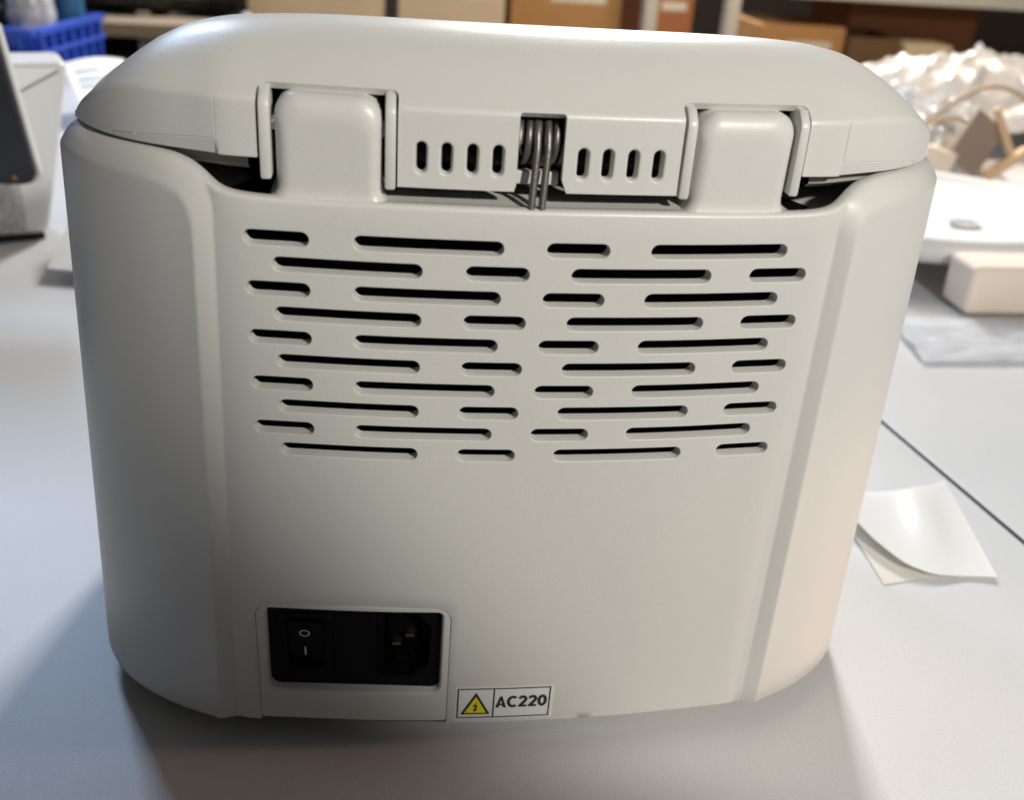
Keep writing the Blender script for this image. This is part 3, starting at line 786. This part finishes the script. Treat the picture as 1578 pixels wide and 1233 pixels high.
for a, b in ((-1, -1), (1, -1), (1, 1), (-1, 1)): V.append(MF @ Vector((lx(-0.0784) + a * 0.00034, rock_d(iz + b * 0.0024), iz + b * 0.0024)))
pydata('on_mark', V, [(0, 1, 2, 3)], M['print'], MOD)

# ---- warning label
def onpanel(P, lift): return [panel(x, z, -lift) for x, z in P]
LX0, LX1, LZ0, LZ1 = -0.0176, 0.0206, -0.1653, -0.1490
mb = Mesh(); mb.grid([[panel(float(x), float(z), -0.00015) for x in np.linspace(LX0 - 0.0007, LX1 + 0.0014, 26)] for z in np.linspace(LZ0 - 0.0007, LZ1 + 0.0009, 8)])
LAB = pydata('warning_label', mb.V, mb.F, M['label'], ROOT, 30)
LAB['label'] = 'white sticker with yellow shock triangle and AC220'
def rect_on(name, x0, x1, z0, z1, m, lift=0.00025):
    mb = Mesh(); k = max(2, int((x1 - x0) / 0.002)); mb.grid([[panel(float(x), float(z), -lift) for x in np.linspace(x0, x1, k)] for z in (z0, z1)])
    return mb
fr = Mesh(); bw = 0.00062
for x0, x1, z0, z1 in ((LX0, LX1, LZ1 - bw, LZ1), (LX0, LX1, LZ0, LZ0 + bw), (LX0, LX0 + bw, LZ0 + bw, LZ1 - bw), (LX1 - bw, LX1, LZ0 + bw, LZ1 - bw), (-0.0030, -0.0030 + bw, LZ0 + bw, LZ1 - bw)):
    q = rect_on('', x0, x1, z0, z1, None); fr.tris(q.V, q.F)
pydata('label_border', fr.V, fr.F, M['ink'], LAB)
tx0, tz0 = -0.0100, -0.1571
def tri(s, dz=0): return [(tx0 - 0.0061 * s, tz0 - 0.0062 + 0.0036 * (1 - s) + dz), (tx0 + 0.0061 * s, tz0 - 0.0062 + 0.0036 * (1 - s) + dz), (tx0, tz0 - 0.0062 + 0.0036 * (1 - s) + 0.0121 * s + dz)]
pydata('warning_triangle', onpanel(tri(1.0), 0.00025), [(0, 1, 2)], M['ink'], LAB)
pydata('yellow_field', onpanel(tri(0.74), 0.00035), [(0, 1, 2)], M['yellow'], LAB)
bolt = [(0.0006, 0.0028), (-0.0012, -0.0001), (0.0000, -0.0001), (-0.0005, -0.0017), (-0.0011, -0.0014), (-0.00015, -0.0031), (0.0009, -0.0013), (0.0003, -0.0015), (0.0010, 0.0006), (-0.0001, 0.0006)]
pydata('lightning_bolt', onpanel([(tx0 + x, tz0 - 0.0016 + z) for x, z in bolt], 0.00045), [tuple(range(len(bolt)))], M['ink'], LAB)
def stroke(P, t, closed=False):
    """flat ribbon of width t along a polyline (2-D)"""
    P = [Vector(p) for p in P]; n = len(P); L_, R_ = [], []
    for i in range(n):
        a = P[i - 1] if (i or closed) else P[i]; b = P[(i + 1) % n] if (i < n - 1 or closed) else P[i]
        d = (b - a).normalized(); m_ = Vector((-d.y, d.x)) * t / 2; L_.append(P[i] + m_); R_.append(P[i] - m_)
    return [(L_[i], R_[i], R_[(i + 1) % n], L_[(i + 1) % n]) for i in range(n if closed else n - 1)]
def earc(cx, cy, rx, ry, a0, a1, n=16): return [(cx + rx * math.cos(R(a0 + (a1 - a0) * k / n)), cy + ry * math.sin(R(a0 + (a1 - a0) * k / n))) for k in range(n + 1)]
def glyph(c):                    # unit cap height, stroke 0.2
    t = 0.225
    if c == 'A': return [[(0.0, 0), (0.0 + t * 1.08, 0), (0.40 + t * 0.30, 1), (0.40 - t * 0.55 + 0.04, 1)], [(0.80 - t * 1.08, 0), (0.80, 0), (0.40 + t * 0.55 - 0.04, 1), (0.40 - t * 0.30, 1)], [(0.17, 0.20), (0.63, 0.20), (0.58, 0.37), (0.22, 0.37)]], 0.80
    if c == 'C': return stroke(earc(0.43, 0.5, 0.33, 0.41, 50, 310, 24), t), 0.765
    if c == '0': return stroke(earc(0.33, 0.5, 0.235, 0.405, 0, 345, 23), t * 0.98, True), 0.67
    top = earc(0.33, 0.69, 0.225, 0.215, 172, -28, 14) + [(0.44, 0.46), (0.16, 0.115)]
    return stroke(top, t) + [[(0.035, 0), (0.64, 0), (0.64, 0.185), (0.035, 0.185)], [(0.035, 0.0), (0.28, 0.18), (0.24, 0.22), (0.035, 0.14)]], 0.67
gx_, q4, gs = 0.0, [], []
for ch_ in 'AC220':
    g_, w_ = glyph(ch_); gs.append((gx_, g_)); gx_ += w_ + 0.045
gx_ -= 0.045
V = []; F = []; kk = 0
for ox, g_ in gs:
    for q in g_:
        kk += 1
        F.append(tuple(range(len(V), len(V) + len(q))))
        V += [panel(-0.0019 + (ox + p[0]) / gx_ * 0.0212, -0.1598 + p[1] * 0.0062 + (ox / gx_) * 0.0003, -0.00028 - 0.0000015 * kk) for p in q]
pydata('label_text', V, F, M['ink'], LAB)

# ------------------------------------------------------------------ things around the instrument
# --- white instrument at the left edge
RI = tag(empty('white_instrument', (-0.345, 0.645, 0), R(21)), 'white box-shaped instrument at the left edge, behind the dark panel', 'instrument')
prism('housing', rounded([(-0.25, 0.006), (-0.004, 0.006), (0.030, 0.157), (-0.25, 0.157)], 0.010, 5), 0.0, 0.05, M['white'], RI, 0.008, 4)
boxo('base_strip', (-0.128, 0.027, 0.003), (0.24, 0.045, 0.006), M['rubber'], RI)
boxo('mesh_panel', (-0.135, -0.0005, 0.042), (0.225, 0.003, 0.066), M['knit'], RI, 0.001)

# --- dark tilted panel in front of it
RP = tag(empty('tablet_display', (-0.44, 0.515, 0.0)), 'charcoal flat panel with rounded corner and brass screw at the left edge', 'display')
poly = [(-0.12, 0.088), (0.117, 0.0885), (0.1245, 0.0905), (0.1285, 0.097), (0.1275, 0.105), (0.1135, 0.205), (-0.12, 0.205)]
poly = rounded(poly, 0.002, 2)
prism('plate', poly, -0.004, 0.002, M['slate'], RP, 0.0012, 3)
prism('rim', [(x + (0.0022 if x > 0 else 0), z - 0.0012 * (z < 0.12)) for x, z in poly], 0.0021, 0.008, M['white'], RP, 0.0008, 2)
bm = bmesh.new(); bmesh.ops.create_cone(bm, cap_ends=True, segments=20, radius1=0.0024, radius2=0.002, depth=0.002, matrix=Matrix.Translation((0.1135, -0.0048, 0.0945)) @ Matrix.Rotation(R(90), 4, 'X'))
from_bm('screw', bm, M['copper'], RP, 40)
boxo('stand_foot', (-0.06, 0.03, 0.05), (0.08, 0.02, 0.1), M['slate'], RP, 0.003)

# --- blue crate with ribs
RC = tag(empty('blue_crate', (-0.767, 1.4007, 0), R(-12)), 'blue ribbed plastic crate standing on the far left of the table', 'crate')
def crate():
    L_, D_, H_ = 0.42, 0.21, 0.080; t = 0.004
    boxo('crate_floor', (0, D_ / 2, 0.006), (L_, D_, 0.008), M['blue'], RC)
    for nm, c, d in (('crate_wall', (0, 0, H_ / 2 + 0.01), (L_, t, H_ - 0.02)), ('crate_wall', (0, D_, H_ / 2 + 0.01), (L_, t, H_ - 0.02)), ('crate_wall', (-L_ / 2, D_ / 2, H_ / 2 + 0.01), (t, D_ - t, H_ - 0.02)), ('crate_wall', (L_ / 2, D_ / 2, H_ / 2 + 0.01), (t, D_ - t, H_ - 0.02))):
        boxo(nm, c, d, M['blue'], RC)
    for z, h in ((H_ - 0.004, 0.010), (0.046, 0.006), (0.010, 0.006)):
        boxo('rail', (0, -0.009, z), (L_ + 0.026, 0.014, h), M['blue'], RC, 0.001); boxo('rail', (L_ / 2 + 0.009, D_ / 2, z), (0.014, D_ + 0.002, h), M['blue'], RC, 0.001)
    for k in range(10): boxo('rib', (-L_ / 2 + 0.01 + k * (L_ - 0.02) / 9, -0.0075, 0.042), (0.006, 0.0110, 0.066), M['blue'], RC)
    for k in range(7): boxo('rib', (L_ / 2 + 0.0075, 0.012 + k * (D_ - 0.024) / 6, 0.042), (0.0110, 0.006, 0.066), M['blue'], RC)
crate()
def place(o, lab, cat, **k): tag(o, lab, cat, **k); return o
# contents of the crate
def crumple(name, c, s, m, seed, amp=0.3, n=28, freq=1.3, floor=None):
    V = []; F = []
    for i in range(n + 1):
        for j in range(2 * n):
            th = math.pi * i / n; ph = math.pi * j / n; d = Vector((math.sin(th) * math.cos(ph), math.sin(th) * math.sin(ph), math.cos(th)))
            q = d * freq + Vector((seed, seed * 1.7, -seed)); k = 1 + amp * noise.turbulence(q, 2, True) - amp * 0.5 + amp * 0.55 * abs(noise.noise(Vector((q.x * 1.2, q.y * 3.0, q.z * 2.0)))) - amp * 0.35 * abs(noise.noise(Vector((q.x * 3.6, q.y * 1.4, q.z * 4.0))))
            p = Vector((d.x * s[0], d.y * s[1], d.z * s[2])) * k + Vector(c)
            if floor is not None: p.z = max(p.z, floor + 0.0005 * j / n)
            V.append(p)
    for i in range(n):
        for j in range(2 * n): F.append((i * 2 * n + j, i * 2 * n + (j + 1) % (2 * n), (i + 1) * 2 * n + (j + 1) % (2 * n), (i + 1) * 2 * n + j))
    return pydata(name, V, F, m, None, 38, merge=1e-5)
place(crumple('black_bag', (-0.70, 1.495, 0.092), (0.10, 0.065, 0.075), M['blackbag'], 3.1, floor=0.012), 'black plastic bag heaped in the blue crate', 'bag')
place(crumple('clear_bag', (-0.588, 1.465, 0.080), (0.034, 0.045, 0.066), M['film'], 8.4, floor=0.012), 'clear crumpled plastic bag in the blue crate beside the black bag', 'bag')
bt = bmesh.new(); bmesh.ops.create_cone(bt, cap_ends=True, segments=24, radius1=0.022, radius2=0.020, depth=0.15, matrix=Matrix.Translation((-0.545, 1.525, 0.087)))
place(from_bm('teal_tub', bt, M['teal'], None, 40), 'teal plastic tub standing in the blue crate', 'tub')

# --- sheets of paper on the left
def sheet(name, P00, P10, P01, P11, m, bend, th=0.0004, n=18, lab=None, cat='paper'):
    P00, P10, P01, P11 = map(Vector, (P00, P10, P01, P11)); V = []; F = []
    for i in range(n + 1):
        for j in range(n + 1):
            a, b = i / n, j / n; p = P00 * (1 - a) * (1 - b) + P10 * a * (1 - b) + P01 * (1 - a) * b + P11 * a * b
            V.append(p + Vector((0, 0, 1)) * bend(a, b))
    for i in range(n):
        for j in range(n): F.append((i * (n + 1) + j, (i + 1) * (n + 1) + j, (i + 1) * (n + 1) + j + 1, i * (n + 1) + j + 1))
    bm = bmesh.new(); vs = [bm.verts.new(v) for v in V]
    for f in F: bm.faces.new([vs[i] for i in f])
    bmesh.ops.recalc_face_normals(bm, faces=bm.faces); bmesh.ops.solidify(bm, geom=bm.faces[:], thickness=th)
    o = from_bm(name, bm, m, None, 60)
    if lab: tag(o, lab, cat)
    return o
note = sheet('printed_note', (-0.405, 1.04, 0.012), (-0.345, 1.03, 0.010), (-0.478, 1.20, 0.060), (-0.405, 1.24, 0.062), M['paper'], lambda a, b: 0.006 * math.sin(a * 3) * b, lab='white printed note leaning against the blue crate')
for k, (a0, a1, b0) in enumerate(((0.15, 0.55, 0.80), (0.15, 0.70, 0.68), (0.15, 0.60, 0.58), (0.62, 0.85, 0.84))):
    P4 = [Vector(p) for p in ((-0.405, 1.04, 0.012), (-0.345, 1.03, 0.010), (-0.478, 1.20, 0.060), (-0.405, 1.24, 0.062))]
    def bl(a, b): return P4[0] * (1 - a) * (1 - b) + P4[1] * a * (1 - b) + P4[2] * (1 - a) * b + P4[3] * a * b + Vector((0, -0.0006, 0.006 * math.sin(a * 3) * b + 0.0008))
    mb = Mesh(); mb.grid([[bl(a0 + (a1 - a0) * i / 6, b) for i in range(7)] for b in (b0, b0 + 0.045)]); pydata('printed_line', mb.V, mb.F, M['print2'], note)
card = sheet('folded_card', (-0.322, 0.540, 0.010), (-0.200, 0.515, 0.010), (-0.318, 0.64, 0.040), (-0.196, 0.61, 0.040), M['paper'], lambda a, b: 0, 0.001, lab='blank white card lying tilted on the table left of the big instrument')
boxo('card_prop', (-0.255, 0.60, 0.013), (0.07, 0.05, 0.026), M['white'], card)

# --- release liner curling on the table, right
LINER_BOT = [(0.2173, 0.1746, 0.010), (0.2219, 0.1441, 0.009), (0.2319, 0.1226, 0.0065), (0.2461, 0.1152, 0.004), (0.266, 0.1163, 0.0018), (0.2819, 0.1139, 0.003)]
LINER_TOP = [(0.2316, 0.2029, 0.002), (0.2479, 0.202, 0.002), (0.2619, 0.201, 0.003), (0.277, 0.203, 0.005), (0.2912, 0.2092, 0.003), (0.3043, 0.217, 0.0012)]
LINER_BASE = [(0.2199, 0.1739, 0.0012), (0.2168, 0.1119, 0.0006), (0.2502, 0.118, 0.0006), (0.2534, 0.16, 0.0006)]
def liner():
    BT = LINER_BOT; TP = LINER_TOP
    n = 40; V = []; F = []
    kb = np.linspace(0, 1, len(BT))
    def cr(P, t):
        P = np.array(P); return Vector([float(np.interp(t, kb, sp_)) for sp_ in P.T])
    for i in range(n + 1):
        for j in range(n + 1):
            a, b = i / n, j / n; p, q = cr(BT, b), cr(TP, b)
            V.append(p.lerp(q, a) + Vector((0, 0, 0.0035 * math.sin(math.pi * a) * math.exp(-((b - 0.62) / 0.16) ** 2))))
    for _ in range(6):            # relax so that the sheet bends evenly
        W = [v.copy() for v in V]
        for i in range(n + 1):
            for j in range(1, n): W[i * (n + 1) + j] = (V[i * (n + 1) + j - 1] + V[i * (n + 1) + j] * 2 + V[i * (n + 1) + j + 1]) / 4
        V = W
    for i in range(n):
        for j in range(n): F.append((i * (n + 1) + j, (i + 1) * (n + 1) + j, (i + 1) * (n + 1) + j + 1, i * (n + 1) + j + 1))
    bm = bmesh.new(); vs = [bm.verts.new(v) for v in V]
    for f in F: bm.faces.new([vs[i] for i in f])
    bmesh.ops.recalc_face_normals(bm, faces=bm.faces); bmesh.ops.solidify(bm, geom=bm.faces[:], thickness=0.0003)
    o = from_bm('release_liner', bm, M['liner'], None, 60)
    tag(o, 'curled translucent white sheet lying right of the big instrument', 'paper')
    sheet('backing_sheet', LINER_BASE[0], LINER_BASE[1], LINER_BASE[3], LINER_BASE[2], M['liner2'], lambda a, b: 0.0, 0.0003, 8, 'beige backing sheet showing under the curled white sheet', 'paper')
liner()

# --- right side: foam plate, foam block, film, plastic heap, boards, cords
RF = empty('foam_tray', (0.505, 0.69, 0)); tag(RF, 'large round white foam tray on the side table at the right edge', 'tray')
def tray():
    V = []; F = []; n = 72
    pr_ = [(0.155, 0.026), (0.166, 0.029), (0.171, 0.036), (0.172, 0.044), (0.169, 0.0505), (0.163, 0.0525), (0.156, 0.0515), (0.150, 0.0465), (0.144, 0.0440), (0.08, 0.0435), (0.0, 0.0435)]
    for r_, z in pr_:
        for k in range(n): t = 2 * math.pi * k / n; V.append((r_ * math.cos(t), r_ * 0.85 * math.sin(t), z))
    for i in range(len(pr_) - 1):
        for k in range(n): F.append((i * n + k, i * n + (k + 1) % n, (i + 1) * n + (k + 1) % n, (i + 1) * n + k))
    F.append(tuple(range(n)))
    pydata('tray_plate', V, F, M['foamw'], RF, 50, merge=1e-6)
    V = []
    for r_, z in ((1.0, 0.0436), (0.8, 0.0405)):
        for k in range(24): t = 2 * math.pi * k / 24; V.append((0.018 + 0.017 * r_ * math.cos(t), -0.062 + 0.010 * r_ * math.sin(t), z + 0.0035))
    pydata('moulded_dimple', V, [(k, (k + 1) % 24, 24 + (k + 1) % 24, 24 + k) for k in range(24)] + [tuple(range(24, 48))], M['foamw'], RF, 50)
    for dx, dy in ((-0.07, -0.05), (0.08, -0.05), (0, 0.08)): boxo('foot', (dx, dy, 0.0135), (0.05, 0.04, 0.027), M['foamw'], RF, 0.004)
tray()
place(boxo('foam_block', (0.085, 0.024, 0.0225), (0.17, 0.046, 0.045), M['foamb'], None, 0.006, 4, loc=(0.462, 0.490, 0.003), rot=(0, 0, R(1))), 'peach coloured foam block in front of the white tray', 'foam block')
fs = sheet('clear_sheet', (0.375, 0.392, 0.0015), (0.62, 0.40, 0.0015), (0.385, 0.480, 0.002), (0.62, 0.482, 0.002), M['film'], lambda a, b: 0.002 + 0.005 * abs(noise.noise(Vector((a * 7, b * 5, 2.2)))) + 0.002 * abs(math.sin(a * 17 + b * 6)) * math.sin(b * 3.1), 0.0002, 44, 'wrinkled clear plastic film lying before the peach foam block', 'film')
def film_heap(name, c, rx, ry, h, seed, m):
    n = 90; V = []; F = []
    for i in range(n + 1):
        for j in range(n + 1):
            a, b = 2 * i / n - 1, 2 * j / n - 1; p = Vector((a * 2.1 + seed, b * 1.7, seed))
            r2 = min(1, a * a * 0.9 + b * b * 0.9); z = h * (1 - r2) ** 0.6
            for f_, k in ((1.0, 0.50), (2.1, 0.30), (4.3, 0.17)):      # sharp creases of ridged noise
                q = Vector((p.x * f_ + p.y * f_ * 0.5, p.y * f_ - p.x * f_ * 0.35, seed * f_)); z += h * k * (0.55 - 1.5 * abs(noise.noise(q))) * (1 - r2 * 0.6)
            dx = 0.03 * noise.noise(p * 1.7 + Vector((9, 2, 4))); dy = 0.03 * noise.noise(p * 1.9 + Vector((1, 7, 3)))
            V.append(Vector((c[0] + a * rx + dx, c[1] + b * ry + dy, max(0.0015 + 0.0008 * (i % 2), z))))
    for i in range(n):
        for j in range(n): F.append((i * (n + 1) + j, (i + 1) * (n + 1) + j, (i + 1) * (n + 1) + j + 1, i * (n + 1) + j + 1))
    bm = bmesh.new(); vs = [bm.verts.new(v) for v in V]
    for f in F: bm.faces.new([vs[i] for i in f])
    bmesh.ops.recalc_face_normals(bm, faces=bm.faces); bmesh.ops.solidify(bm, geom=bm.faces[:], thickness=0.0004)
    return from_bm(name, bm, m, None, 50)
hp_ = film_heap('plastic_heap', (0.86, 1.24), 0.27, 0.13, 0.098, 12.3, M['bag']); place(hp_, 'heap of crumpled white plastic bags at the right edge', 'bag')
place(film_heap('plastic_bag', (0.685, 1.07), 0.10, 0.065, 0.070, 5.3, M['bag2']), 'smaller crumpled white plastic bag directly beside the lid corner', 'bag')
cc = spline([(0.600, 0.035), (0.641, 0.060), (0.668, 0.080), (0.698, 0.104), (0.738, 0.120), (0.785, 0.108), (0.84, 0.07)], 8); place(tube('tan_cord', [(a, 1.0, b) for a, b in cc], 0.0030, M['cord']), 'long tan cord arching over the plastic bags', 'cord')
cc = spline([(0.635, 0.050), (0.655, 0.072), (0.69, 0.080), (0.715, 0.070), (0.722, 0.045)], 8); place(tube('tan_cord', [(a, 0.985, b) for a, b in cc], 0.0026, M['cord']), 'short looped tan cord close to the lid corner', 'cord')
def board(name, c, d, rot, m, lab): return place(boxo(name, (0, 0, 0), d, m, None, 0.002, 2, loc=c, rot=tuple(map(R, rot))), lab, 'board')
board('taupe_board', (0.708, 0.955, 0.056), (0.052, 0.008, 0.070), (-12, 32, 0), M['taupe'], 'taupe square board leaning on the plastic bags')
board('wood_stick', (0.737, 0.945, 0.072), (0.009, 0.010, 0.068), (-10, -28, 0), M['wood'], 'pale wood stick standing against the taupe board')
board('wood_strip', (0.745, 0.935, 0.036), (0.060, 0.014, 0.011), (0, -38, 0), M['wood'], 'pale wood strip lying low across the taupe board')
board('peach_pad', (0.650, 0.95, 0.027), (0.048, 0.028, 0.046), (0, 14, 10), M['foamb'], 'small peach foam pad beside the lid corner')

# --- rack with cardboard boxes behind the tables
RK = tag(empty('storage_rack', (0.7, 2.1, 0)), 'metal storage rack with boards behind the tables', 'rack')
for x in (-1.25, -0.165, 0.02, 1.25): boxo('upright', (x, -0.03 if abs(x) < 0.5 else 0.0, -0.07), (0.028, 0.04, 1.36), M['metal'], RK, 0.002)
boxo('shelf_board', (0.05, 0.30, -0.105), (2.9, 0.60, 0.03), M['board'], RK)
boxo('shelf_board', (0.85, 0.30, 0.150), (1.5, 0.60, 0.02), M['board'], RK)
boxo('beam', (0.90, -0.012, 0.143), (1.5, 0.02, 0.040), M['metal'], RK, 0.003)
def carton(c, d, m, rz, lab, tape=True, open_=False):
    r = empty('cardboard_box', (c[0], c[1], c[2]), R(rz)); tag(r, lab, 'box', 'cardboard boxes on the rack')
    if not open_: boxo('carton_body', (0, 0, d[2] / 2), d, m, r, 0.003)
    else:
        t = 0.006
        for nm, cc_, dd in (('carton_wall', (0, -d[1] / 2, d[2] / 2), (d[0], t, d[2])), ('carton_wall', (0, d[1] / 2, d[2] / 2), (d[0], t, d[2])), ('carton_wall', (-d[0] / 2, 0, d[2] / 2), (t, d[1] - t, d[2])), ('carton_wall', (d[0] / 2, 0, d[2] / 2), (t, d[1] - t, d[2])), ('carton_floor', (0, 0, t), (d[0] - t, d[1] - t, t))): boxo(nm, cc_, dd, m, r)
    if tape: boxo('tape_strip', (0.1 * d[0], -d[1] / 2 - 0.0008, d[2] * 0.72), (d[0] * 0.5, 0.001, 0.02), M['tape'], r)
    return r
SH = -0.089
carton((0.905, 2.23, SH), (0.21, 0.24, 0.150), M['card'], 2, 'orange-brown cardboard box right of the two rack posts')
carton((1.080, 2.18, SH), (0.120, 0.18, 0.135), M['card3'], 0, 'open cardboard box painted shaded brown, second from the rack posts', False, True)
carton((1.215, 2.18, SH), (0.115, 0.18, 0.125), M['card4'], -2, 'pale taped cardboard box in front of the red-brown box')
carton((1.275, 2.45, SH), (0.34, 0.26, 0.215), M['card2'], 0, 'tall red-brown cardboard box under the rack beam at right', False)
carton((0.62, 2.34, SH), (0.12, 0.22, 0.23), M['card2'], 0, 'red-brown cardboard box between the two rack posts')
carton((0.37, 2.32, SH), (0.26, 0.22, 0.24), M['card'], 2, 'orange-brown cardboard box left of both rack posts')
carton((0.11, 2.30, SH), (0.24, 0.24, 0.23), M['card4'], -2, 'pale cardboard box just above the middle of the lid')
carton((-0.23, 2.34, SH), (0.36, 0.24, 0.22), M['card4'], 3, 'wide pale cardboard box above the left half of the lid')
place(boxo('plank', (-0.62, 2.02, 0.0), (0.62, 0.12, 0.028), M['board'], RK if False else None, 0.002), 'pale wooden plank behind the left end of the lid', 'plank')
place(crumple('dark_bundle', (-0.60, 2.25, 0.02), (0.30, 0.16, 0.13), M['blackbag'], 21.0, 0.4), 'dark plastic bundle on the plank behind the lid', 'bundle')
